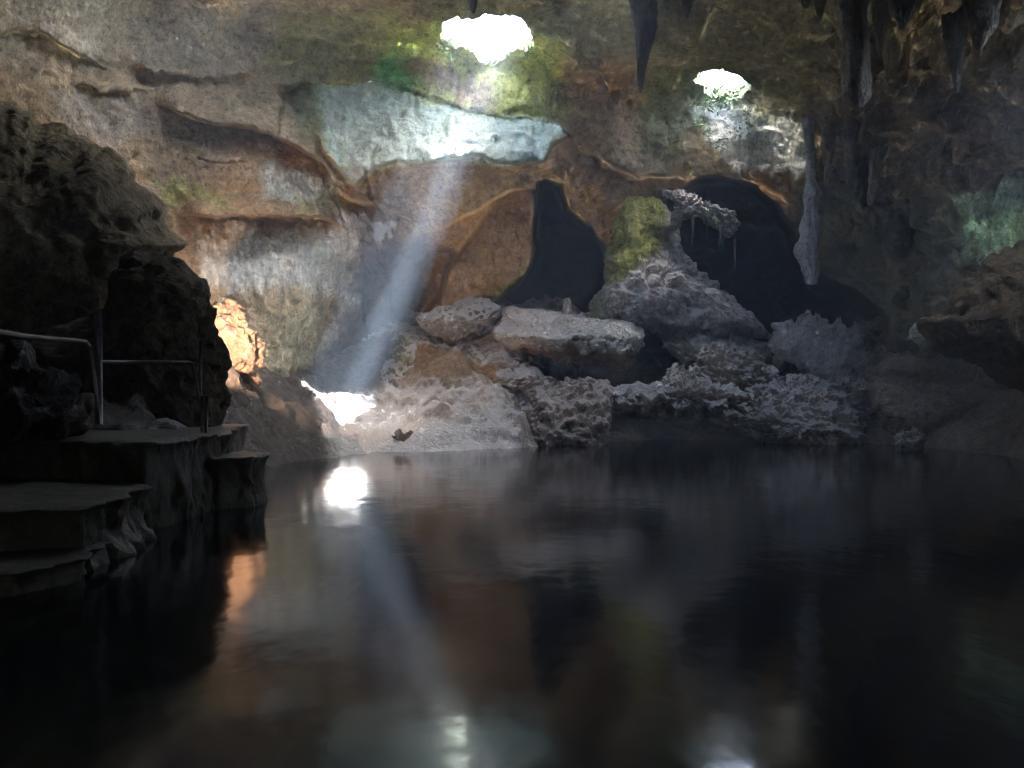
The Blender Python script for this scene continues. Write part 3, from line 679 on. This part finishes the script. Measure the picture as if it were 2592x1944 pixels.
for k, (pl_, dd_, lb) in enumerate([([(296, 392), (304, 386), (314, 389), (317, 400), (306, 406), (297, 402)], 30.4, 'dark lumpy stone at the foot of the left wall, nearest the orange rock'),
        ([(316, 398), (324, 393), (335, 396), (338, 406), (326, 411), (317, 408)], 31.2, 'dark lumpy stone beside the bright sun patch'),
        ([(392, 436), (400, 430), (412, 432), (416, 444), (406, 448), (394, 444)], 29.8, 'black wet stone at the waterline right of the sun patch'),
        ([(262, 440), (272, 433), (286, 436), (290, 448), (276, 455), (264, 450)], 24.5, 'dark stone on the shore right of the small block step')]):
    rock('shore_stone', pl_, dd_, .35, lb, 'stone', 'small dark stones on the left shore', amp=.08, fr=2.5, c=(.10, .085, .075), cr=.1, sub=5, mat=M_wet)
# right shore
rock('round_boulder', [(868, 378), (878, 362), (895, 355), (920, 356), (935, 364), (938, 376), (910, 386), (880, 388)], 34, .9,
     'smooth grey brown boulder on the right shore below the overhang', 'boulder', GB, amp=.1, c=(.26, .23, .21), cr=0, tilt=.5)
rock('flat_boulder', [(868, 400), (872, 378), (900, 376), (950, 384), (1000, 388), (1010, 395), (980, 410), (985, 440), (930, 452), (900, 440), (880, 422)], 31.5, 1.2,
     'broad brown rock sloping into the water on the right shore', 'boulder', GB, amp=.14, fr=1.3, c=(.25, .21, .19), cr=.1, tilt=1.3, sub=7)
rock('pale_rock', [(904, 338), (912, 328), (922, 318), (932, 320), (930, 340), (938, 350), (922, 352)], 31.5, .5,
     'small pale rock at the tip of the hanging brown rock', 'rock', None, amp=.08, c=(.4, .42, .38), sub=5, cr=.4)
rock('wet_rock', [(897, 438), (905, 430), (918, 428), (926, 436), (924, 450), (908, 454), (898, 450)], 28.8, .4,
     'small wet glistening rock at the water edge on the right', 'rock', None, amp=.14, fr=2, c=(.3, .3, .32), sub=5, mat=M_wet, cr=.5)
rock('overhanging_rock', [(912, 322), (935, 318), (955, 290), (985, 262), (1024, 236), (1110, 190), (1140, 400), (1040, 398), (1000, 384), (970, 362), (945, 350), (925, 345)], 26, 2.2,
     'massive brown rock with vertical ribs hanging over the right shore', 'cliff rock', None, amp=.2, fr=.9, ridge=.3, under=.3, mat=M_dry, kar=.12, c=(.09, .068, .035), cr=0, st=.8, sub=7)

# ------------------------------------------------------------------ stalactites
def stal(name, pts, D0, label, c=(.2, .17, .13), amp=.18, cr=0., st=.8, mat=None, seed=1, group='stalactites hanging from the cave roof', cat='stalactite', fl=.8):
    """pts: (px, py, half width px) from top to tip"""
    A = np.array(pts, float); L_ = np.concatenate([[0], np.cumsum(np.hypot(np.diff(A[:, 0]), np.diff(A[:, 1])))])
    n = max(30, int(L_[-1] / 1.2)); m = 40
    s = np.linspace(0, L_[-1], n)
    cx, cyy, hw = (np.interp(s, L_, A[:, k]) for k in range(3))
    k5 = np.ones(5) / 5
    hw[2:-2] = np.convolve(hw, k5, 'valid')
    ang = np.linspace(0, 2 * math.pi, m, endpoint=False)
    sc = D0 / F
    X = (cx[:, None] - 512) * sc + hw[:, None] * sc * np.cos(ang); Y = D0 + hw[:, None] * sc * fl * np.sin(ang)
    Z = HC + (YH - cyy[:, None]) * sc + 0 * ang
    Q = np.stack([X, Y, Z], -1).reshape(-1, 3)
    q2 = np.stack([np.tile(np.cos(ang) * 1.3, n), np.tile(np.sin(ang) * 1.3, n), Q[:, 2] * .5], 1)
    rad = 1 + amp * 1.6 * ridged(q2 * 1.3, 3, seed) + amp * fbm(Q * 2.5, 3, seed + 4)
    cxyz = np.repeat(np.stack([(cx - 512) * sc, np.full(n, D0), HC + (YH - cyy) * sc], 1), m, 0)
    Q = cxyz + (Q - cxyz) * rad[:, None]
    idx = np.arange(n * m).reshape(n, m); nx = np.roll(idx, -1, 1)
    Fc = np.stack([idx[:-1], nx[:-1], nx[1:], idx[1:]], -1).reshape(-1, 4)
    tip = Q[-m:].mean(0) - np.array([0, 0, .03]); top = Q[:m].mean(0)
    Q = np.concatenate([Q, [tip], [top]])
    cap = np.array([[(n - 1) * m + k, (n - 1) * m + (k + 1) % m, n * m, n * m] for k in range(m)])
    me_f = [tuple(f) for f in Fc] + [((n - 1) * m + k, (n - 1) * m + (k + 1) % m, n * m) for k in range(m)] + [((k + 1) % m, k, n * m + 1) for k in range(m)]
    me = bpy.data.meshes.new(name)
    org = Q[n * m + 1].copy(); me.from_pydata((Q - org).tolist(), [], me_f); me.update()
    me.polygons.foreach_set('use_smooth', np.ones(len(me.polygons), bool))
    for nm, val in (('Col', c), ('Aux', (.4, st, cr))):
        a = me.color_attributes.new(nm, 'FLOAT_COLOR', 'POINT'); a.data.foreach_set('color', np.tile(np.array([*val, 1.], np.float32), len(Q)))
    me.materials.append(mat or M_rock)
    o = bpy.data.objects.new(name, me); C.objects.link(o); o.location = org
    return tag(o, label, cat, group)

stal('stalactite', [(640, -60, 22), (643, 0, 12), (646, 30, 9), (643, 55, 6), (641, 75, 3.5), (641, 86, 2.2), (641, 92, 1.5)], 28.6, 'long tapering stalactite with a sharp tip right of the large skylight', (.03, .026, .02), seed=3)
stal('stalactite', [(473, -40, 9), (473, -5, 5), (473, 6, 3.5), (473, 13, 1.5)], 27, 'tiny stalactite tip just above the large skylight', (.12, .11, .09), seed=5)
stal('stalactite', [(853, -60, 17), (853, 0, 14), (856, 50, 12), (856, 80, 12.5), (856, 98, 11), (857, 107, 5)], 24, 'thick blunt dark stalactite reaching lowest from the roof on the right', (.14, .12, .1), seed=7)
stal('stalactite', [(688, -40, 12), (688, 0, 6), (687, 12, 3), (687, 18, 1)], 28.7, 'short stalactite just right of the long tapering one', (.15, .14, .1), seed=9)
stal('stalactite', [(668, -40, 8), (668, 0, 5), (667, 10, 2)], 28.7, 'small stub between the long tapering stalactite and its short neighbour', (.18, .16, .12), seed=11)
stal('stalactite', [(806, -40, 9), (806, 0, 5), (806, 8, 2)], 26, 'small stub to the left of the thick blunt stalactite', (.16, .14, .1), seed=13)
stal('stalactite', [(819, -40, 10), (819, 0, 6), (820, 14, 3), (820, 20, 1)], 25.5, 'short pointed stalactite touching the thick blunt one', (.15, .13, .1), seed=15)
stal('stalactite', [(905, -50, 20), (905, 0, 13), (903, 20, 6), (902, 29, 2)], 24, 'broad dark stalactite second from the thick blunt one', (.12, .1, .08), seed=17)
stal('stalactite', [(982, -50, 22), (982, 0, 17), (984, 25, 12), (980, 42, 6), (979, 50, 2)], 23, 'wide stubby stalactite nearest the upper right corner', (.15, .13, .1), seed=19)
stal('stalactite', [(880, -30, 9), (880, 20, 7), (881, 45, 4), (881, 58, 1.5)], 25.5, 'narrow stalactite immediately right of the thick blunt one', (.17, .14, .11), seed=51)
stal('stalactite', [(955, 10, 12), (955, 50, 8), (957, 75, 5), (957, 92, 2)], 26, 'stalactite hanging lowest between the broad dark one and the upper right corner', (.12, .10, .08), seed=55)
stal('stalactite', [(826, 118, 9), (829, 140, 6), (828, 165, 3.5), (826, 182, 1.5)], 35.2, 'slim brown stalactite right of the white dripstone curtain', (.26, .22, .15), seed=21)
stal('stalactite', [(850, 112, 11), (851, 140, 7), (852, 165, 5), (848, 184, 2)], 34.8, 'ribbed brown stalactite in the middle of the three on the right wall', (.24, .2, .15), seed=23)
stal('stalactite', [(882, 118, 12), (880, 140, 8), (876, 165, 6), (872, 195, 4), (870, 205, 2)], 34.2, 'curved brown stalactite rightmost of the three on the right wall', (.22, .19, .14), seed=25)
stal('dripstone_curtain', [(808, 118, 3.5), (810, 150, 3), (811, 180, 3.2), (813, 193, 5.5), (810, 212, 4), (808, 232, 7.5), (808, 250, 8), (811, 268, 6), (812, 284, 3)], 35.4, 'long white dripstone curtain hanging in front of the black recess', (.62, .63, .68), amp=.6, cr=.4, seed=27, group=None, cat='dripstone', fl=.6)

# thin stone arch with curtains of roots, between mound and recess
rock('stone_arch', [(656, 188), (680, 190), (698, 199), (712, 205), (738, 214), (735, 238), (722, 231), (706, 222), (696, 214), (686, 220), (674, 232), (662, 239), (670, 222), (680, 207), (668, 196)], 36.4, .5,
     'thin craggy stone arch reaching right from the top of the flowstone mound', 'rock arch', amp=.10, fr=2.2, kar=1.8, c=(.34, .33, .33), cr=.7, sub=6, cen=(689, 206), under=.2, top=.9)
for k, (x0, y0, x1, y1, hw_, lb) in enumerate([(735, 238, 733, 284, .8, 'longest brown root hanging from the tip of the stone arch'), (706, 218, 707, 240, .7, 'dark root hanging from the middle of the stone arch'),
        (692, 210, 692, 244, 1.0, 'broad brown root strand hanging behind the crook of the stone arch'), (720, 222, 719, 244, 1.1, 'short root between the arch middle and its tip')]):
    stal('hanging_root', [(x0, y0, hw_ * 1.5), ((x0 + x1) / 2 + 1, (y0 + y1) / 2, hw_), (x1, y1, hw_ * .5)], 36.05, lb, (.16, .12, .08), seed=40 + k, group='roots hanging from the stone arch', cat='root')
# ------------------------------------------------------------------ small stalagmite on the flat boulder
stal('stalagmite', [(567, 314, 5.5), (567, 308, 4), (567.5, 300, 2.8), (567.5, 298, 1.5)], 35.2, 'small finger of stone standing on the flat boulder', (.38, .36, .3), amp=.1, seed=35, group=None, cat='stalagmite')

# ------------------------------------------------------------------ steps
def slab(name, plan, z0, z1, label, seed):
    """an irregular concrete platform: plan polygon (x, y), wobbling edge, rough sides"""
    A = np.array(plan, float); per = []
    for k in range(len(A)):
        a, b = A[k], A[(k + 1) % len(A)]; n = max(2, int(np.hypot(*(b - a)) / .05))
        for t in np.linspace(0, 1, n, endpoint=False): per.append(a * (1 - t) + b * t)
    per = np.array(per); n = len(per); cen = per.mean(0)
    rows = []
    prof = [(0, .0), (.012, .0), (.03, -.015)] + [(t, -.03 - .05 * math.sin(t * 9)) for t in np.linspace(.06, 1, 22)]
    for t, off in [(0, -.10), (.008, -.03)] + prof[1:]:
        z = z1 - t * (z1 - z0)
        Q = np.concatenate([per, np.full((n, 1), z)], 1)
        d = per - cen; d /= np.linalg.norm(d, axis=1, keepdims=True)
        Q[:, :2] += d * (off + .16 * fbm(np.stack([per[:, 0] * 2.2, per[:, 1] * 2.2, np.full(n, (z1 - z) * 1.6)], 1), 4, seed)[:, None] - min(1, max(0, t - .08) * 3) * .14 * (ridged(Q * 2.3, 4, seed + 3)[:, None] - .1) + .05 * ridged(Q * 6, 2, seed + 2)[:, None])
        if t > 0: Q[:, 2] += .04 * fbm(Q * 4, 2, seed + 5)
        rows.append(Q)
    inner = [rows[0] * [1, 1, 1]]
    top = []
    for s in (.8, .55, .3, .1):
        Q = rows[0].copy(); Q[:, :2] = cen + (Q[:, :2] - cen) * s; Q[:, 2] += .02 * fbm(Q * 2, 3, seed + 8); top.append(Q)
    allr = top[::-1] + rows
    VV = np.concatenate(allr); nr = len(allr); idx = np.arange(nr * n).reshape(nr, n); nx = np.roll(idx, -1, 1)
    Fc = np.stack([idx[:-1], idx[1:], nx[1:], nx[:-1]], -1).reshape(-1, 4)
    VV = np.concatenate([VV, [[cen[0], cen[1], z1]]]); c0 = len(VV) - 1
    cap = np.stack([idx[0], nx[0], np.full(n, c0), np.full(n, c0)], 1)
    me = bpy.data.meshes.new(name); org = np.array([cen[0], cen[1], z0])
    me.from_pydata((VV - org).tolist(), [], [tuple(f) for f in Fc] + [(a, b, c_) for a, b, c_, _ in cap]); me.update()
    me.materials.append(M_conc); me.polygons.foreach_set('use_smooth', np.ones(len(me.polygons), bool))
    o = bpy.data.objects.new(name, me); C.objects.link(o); o.location = org
    return tag(o, label, 'stone step', 'worn steps down to the pool')
slab('stone_step', [(-4.2, 14.7), (-4.15, 12.6), (-4.3, 11.7), (-5.2, 12.1), (-6.2, 12.6), (-8, 13.5), (-8, 19), (-5, 19), (-4.6, 16.5)], -.6, 1.05, 'upper worn platform step below the handrail', 201)
slab('stone_step', [(-4.15, 11.3), (-3.9, 10.0), (-3.85, 9.1), (-4.6, 8.9), (-7, 8.6), (-8, 12.2), (-5.4, 12.0), (-4.4, 11.6)], -.6, .58, 'middle worn step at the left edge of the pool', 202)
slab('stone_step', [(-3.85, 9.6), (-3.7, 8.4), (-3.9, 7.9), (-6.5, 7.4), (-7, 9.4), (-4.6, 9.6)], -.6, .2, 'lowest step almost level with the water', 203)
slab('stone_step', [(-4.3, 15.6), (-3.75, 15.4), (-3.7, 14.3), (-4.1, 13.9), (-4.4, 14.3)], -.6, .72, 'small block step at the right end of the upper platform', 204)

# ------------------------------------------------------------------ handrail
def tube(name, pts, r, parent, mat=M_rail, sides=12):
    pts = [Vector(p) for p in pts]; vs = []; fs = []
    for k, p in enumerate(pts):
        d = (pts[min(k + 1, len(pts) - 1)] - pts[max(k - 1, 0)]).normalized()
        a = d.cross(Vector((.13, .2, 1))).normalized() if abs(d.z) < .95 else d.cross(Vector((1, .1, 0))).normalized()
        b = d.cross(a)
        for s in range(sides):
            t = 2 * math.pi * s / sides; vs.append(p + a * math.cos(t) * r + b * math.sin(t) * r)
    for k in range(len(pts) - 1):
        for s in range(sides):
            s2 = (s + 1) % sides; fs.append((k * sides + s, k * sides + s2, (k + 1) * sides + s2, (k + 1) * sides + s))
    fs.append(tuple(range(sides))); fs.append(tuple(range((len(pts) - 1) * sides, len(pts) * sides))[::-1])
    me = bpy.data.meshes.new(name); org = pts[-1] if pts[-1].z < pts[0].z else pts[0]
    me.from_pydata([tuple(v - org) for v in vs], [], fs); me.update()
    for p in me.polygons: p.use_smooth = len(p.vertices) == 4
    me.materials.append(mat)
    o = bpy.data.objects.new(name, me); C.objects.link(o); o.parent = parent; o.location = org - parent.location
    return o
def pw(a, b, c): return tuple(P3(a, b, c))
hr = bpy.data.objects.new('handrail', None); C.objects.link(hr); hr.location = pw(205, 432, 14.6)
tag(hr, 'grey metal handrail with posts at the top of the dark steps', 'handrail')
tube('top_rail', [pw(-40, 322, 8.6), pw(0, 332, 9.4), pw(25, 336, 10.4), pw(50, 338.5, 11.4), pw(72, 340, 12.4), pw(86, 342, 13.0), pw(91, 348, 13.1)], .026, hr)
tube('post', [pw(90, 345, 13.1), pw(94, 375, 13.1), pw(98, 405, 13.1), pw(99, 424, 13.1)], .028, hr)
tube('post', [pw(98, 311, 13.6), pw(99, 350, 13.6), pw(99, 424, 13.6)], .05, hr)
tube('crossbar', [pw(99, 362, 13.6), pw(145, 362.2, 14.0), pw(190, 362.5, 14.4), pw(196, 366, 14.5)], .024, hr)
tube('post', [pw(201, 341, 14.5), pw(200.5, 370, 14.5), pw(200, 398, 14.5)], .028, hr)
tube('post', [pw(202, 396, 14.5), pw(202, 433, 14.5)], .024, hr)
tube('post', [pw(207, 396, 14.5), pw(206, 433, 14.5)], .026, hr)
tube('brace', [pw(192, 363, 14.4), pw(197, 385, 14.45), pw(200, 408, 14.5)], .022, hr)

# ------------------------------------------------------------------ plants
def plant(name, spots, label, n, size, seed, group='plants below the small skylight'):
    r = random.Random(seed)
    root = bpy.data.objects.new(name, None); C.objects.link(root)
    b0 = Vector(pw(*spots[0])); root.location = b0; tag(root, label, 'plant', group)
    vs, fs, sv, sf = [], [], [], []
    for (a, b, c) in spots:
        p = Vector(pw(a, b, c))
        for _ in range(n):
            d = Vector((r.gauss(0, 1), -abs(r.gauss(0, 1)) - .3, r.gauss(0, .9))).normalized()
            L_ = size * r.uniform(.5, 1.3); tip = p + d * L_ + Vector((0, 0, -.25 * L_))
            sd_ = d.cross(Vector((0, 0, 1))).normalized() * .008
            k = len(sv); sv += [p - sd_, p + sd_, tip]; sf.append((k, k + 1, k + 2))
            for j in range(5):
                q = p.lerp(tip, .35 + .15 * j); ld = (d + Vector((r.gauss(0, .8), r.gauss(0, .6), r.gauss(0, .6)))).normalized()
                ll = size * r.uniform(.2, .38); wv = ld.cross(Vector((r.gauss(0, .3), r.gauss(0, .3), 1))).normalized() * ll * .28
                k = len(vs); dn = Vector((0, 0, -.12 * ll))
                vs += [q, q + ld * ll * .45 + wv, q + ld * ll + dn, q + ld * ll * .45 - wv]; fs.append((k, k + 1, k + 2, k + 3))
    for nm, v, f, m in (('leaves', vs, fs, M_leaf), ('stems', sv, sf, M_stem)):
        me = bpy.data.meshes.new(nm); me.from_pydata([tuple(x - b0) for x in v], [], f); me.update(); me.materials.append(m)
        o = bpy.data.objects.new(nm, me); C.objects.link(o); o.parent = root
plant('leafy_plant', [(714, 98, 36.4), (722, 100, 36.4), (706, 104, 36.4), (732, 97, 36.4)], 'leafy shrub growing right under the lip of the small skylight', 14, .55, 1)
plant('leafy_plant', [(746, 118, 36.2), (750, 126, 36.2), (738, 132, 36.2)], 'bright green plant on the grey rock right below the small skylight', 10, .4, 2)
plant('leafy_plant', [(722, 146, 36), (716, 143, 36)], 'lowest small green plant under the small skylight', 9, .36, 3)
plant('leafy_plant', [(700, 118, 36.3), (704, 132, 36.2), (698, 125, 36.3)], 'pale straggly plant at the left side under the small skylight', 9, .36, 4)
plant('leafy_plant', [(444, 51, 33.0), (449, 55, 33.1)], 'small leafy plant on the lower left lip of the large skylight', 9, .34, 7, 'plants on the lip of the large skylight')
plant('leafy_plant', [(531, 50, 33.4), (527, 54, 33.4)], 'small leafy plant on the lower right lip of the large skylight', 9, .3, 8, 'plants on the lip of the large skylight')
plant('fern', [(706, 211, 35.7), (712, 215, 35.7), (718, 219, 35.7)], 'green fern growing along the thin stone arch', 10, .28, 5, None)

# ------------------------------------------------------------------ warm lamp of the show cave, hidden behind the dark cliff rock
ll = bpy.data.lights.new('cave_lamp', 'SPOT'); ll.energy = 40; ll.color = (1, .64, .40); ll.spot_size = R(70); ll.spot_blend = .5; ll.shadow_soft_size = .08
lo = bpy.data.objects.new('cave_lamp', ll); C.objects.link(lo); lo.location = pw(196, 345, 21.8)
lo.rotation_euler = (Vector(pw(240, 345, 25)) - lo.location).to_track_quat('-Z', 'Y').to_euler()

# ------------------------------------------------------------------ haze
hm = bpy.data.materials.new('cave_haze'); hm.use_nodes = True; t = hm.node_tree; t.nodes.clear()
ho = t.nodes.new('ShaderNodeOutputMaterial'); hv = t.nodes.new('ShaderNodeVolumePrincipled')
hv.inputs['Density'].default_value = .0056; hv.inputs['Color'].default_value = (.56, .74, 1, 1); hv.inputs['Anisotropy'].default_value = 0
t.links.new(hv.outputs[0], ho.inputs['Volume'])
hx0, hx1, hy0, hy1, hz0, hz1 = -45, 45, -20, 62, -6, 34
hvts = [(x, y, z) for x in (hx0, hx1) for y in (hy0, hy1) for z in (hz0, hz1)]
me = bpy.data.meshes.new('haze'); me.from_pydata(hvts, [], [(0, 1, 3, 2), (4, 6, 7, 5), (0, 4, 5, 1), (2, 3, 7, 6), (0, 2, 6, 4), (1, 5, 7, 3)]); me.update()
me.materials.append(hm); o = bpy.data.objects.new('haze', me); C.objects.link(o); tag(o, kind='stuff')
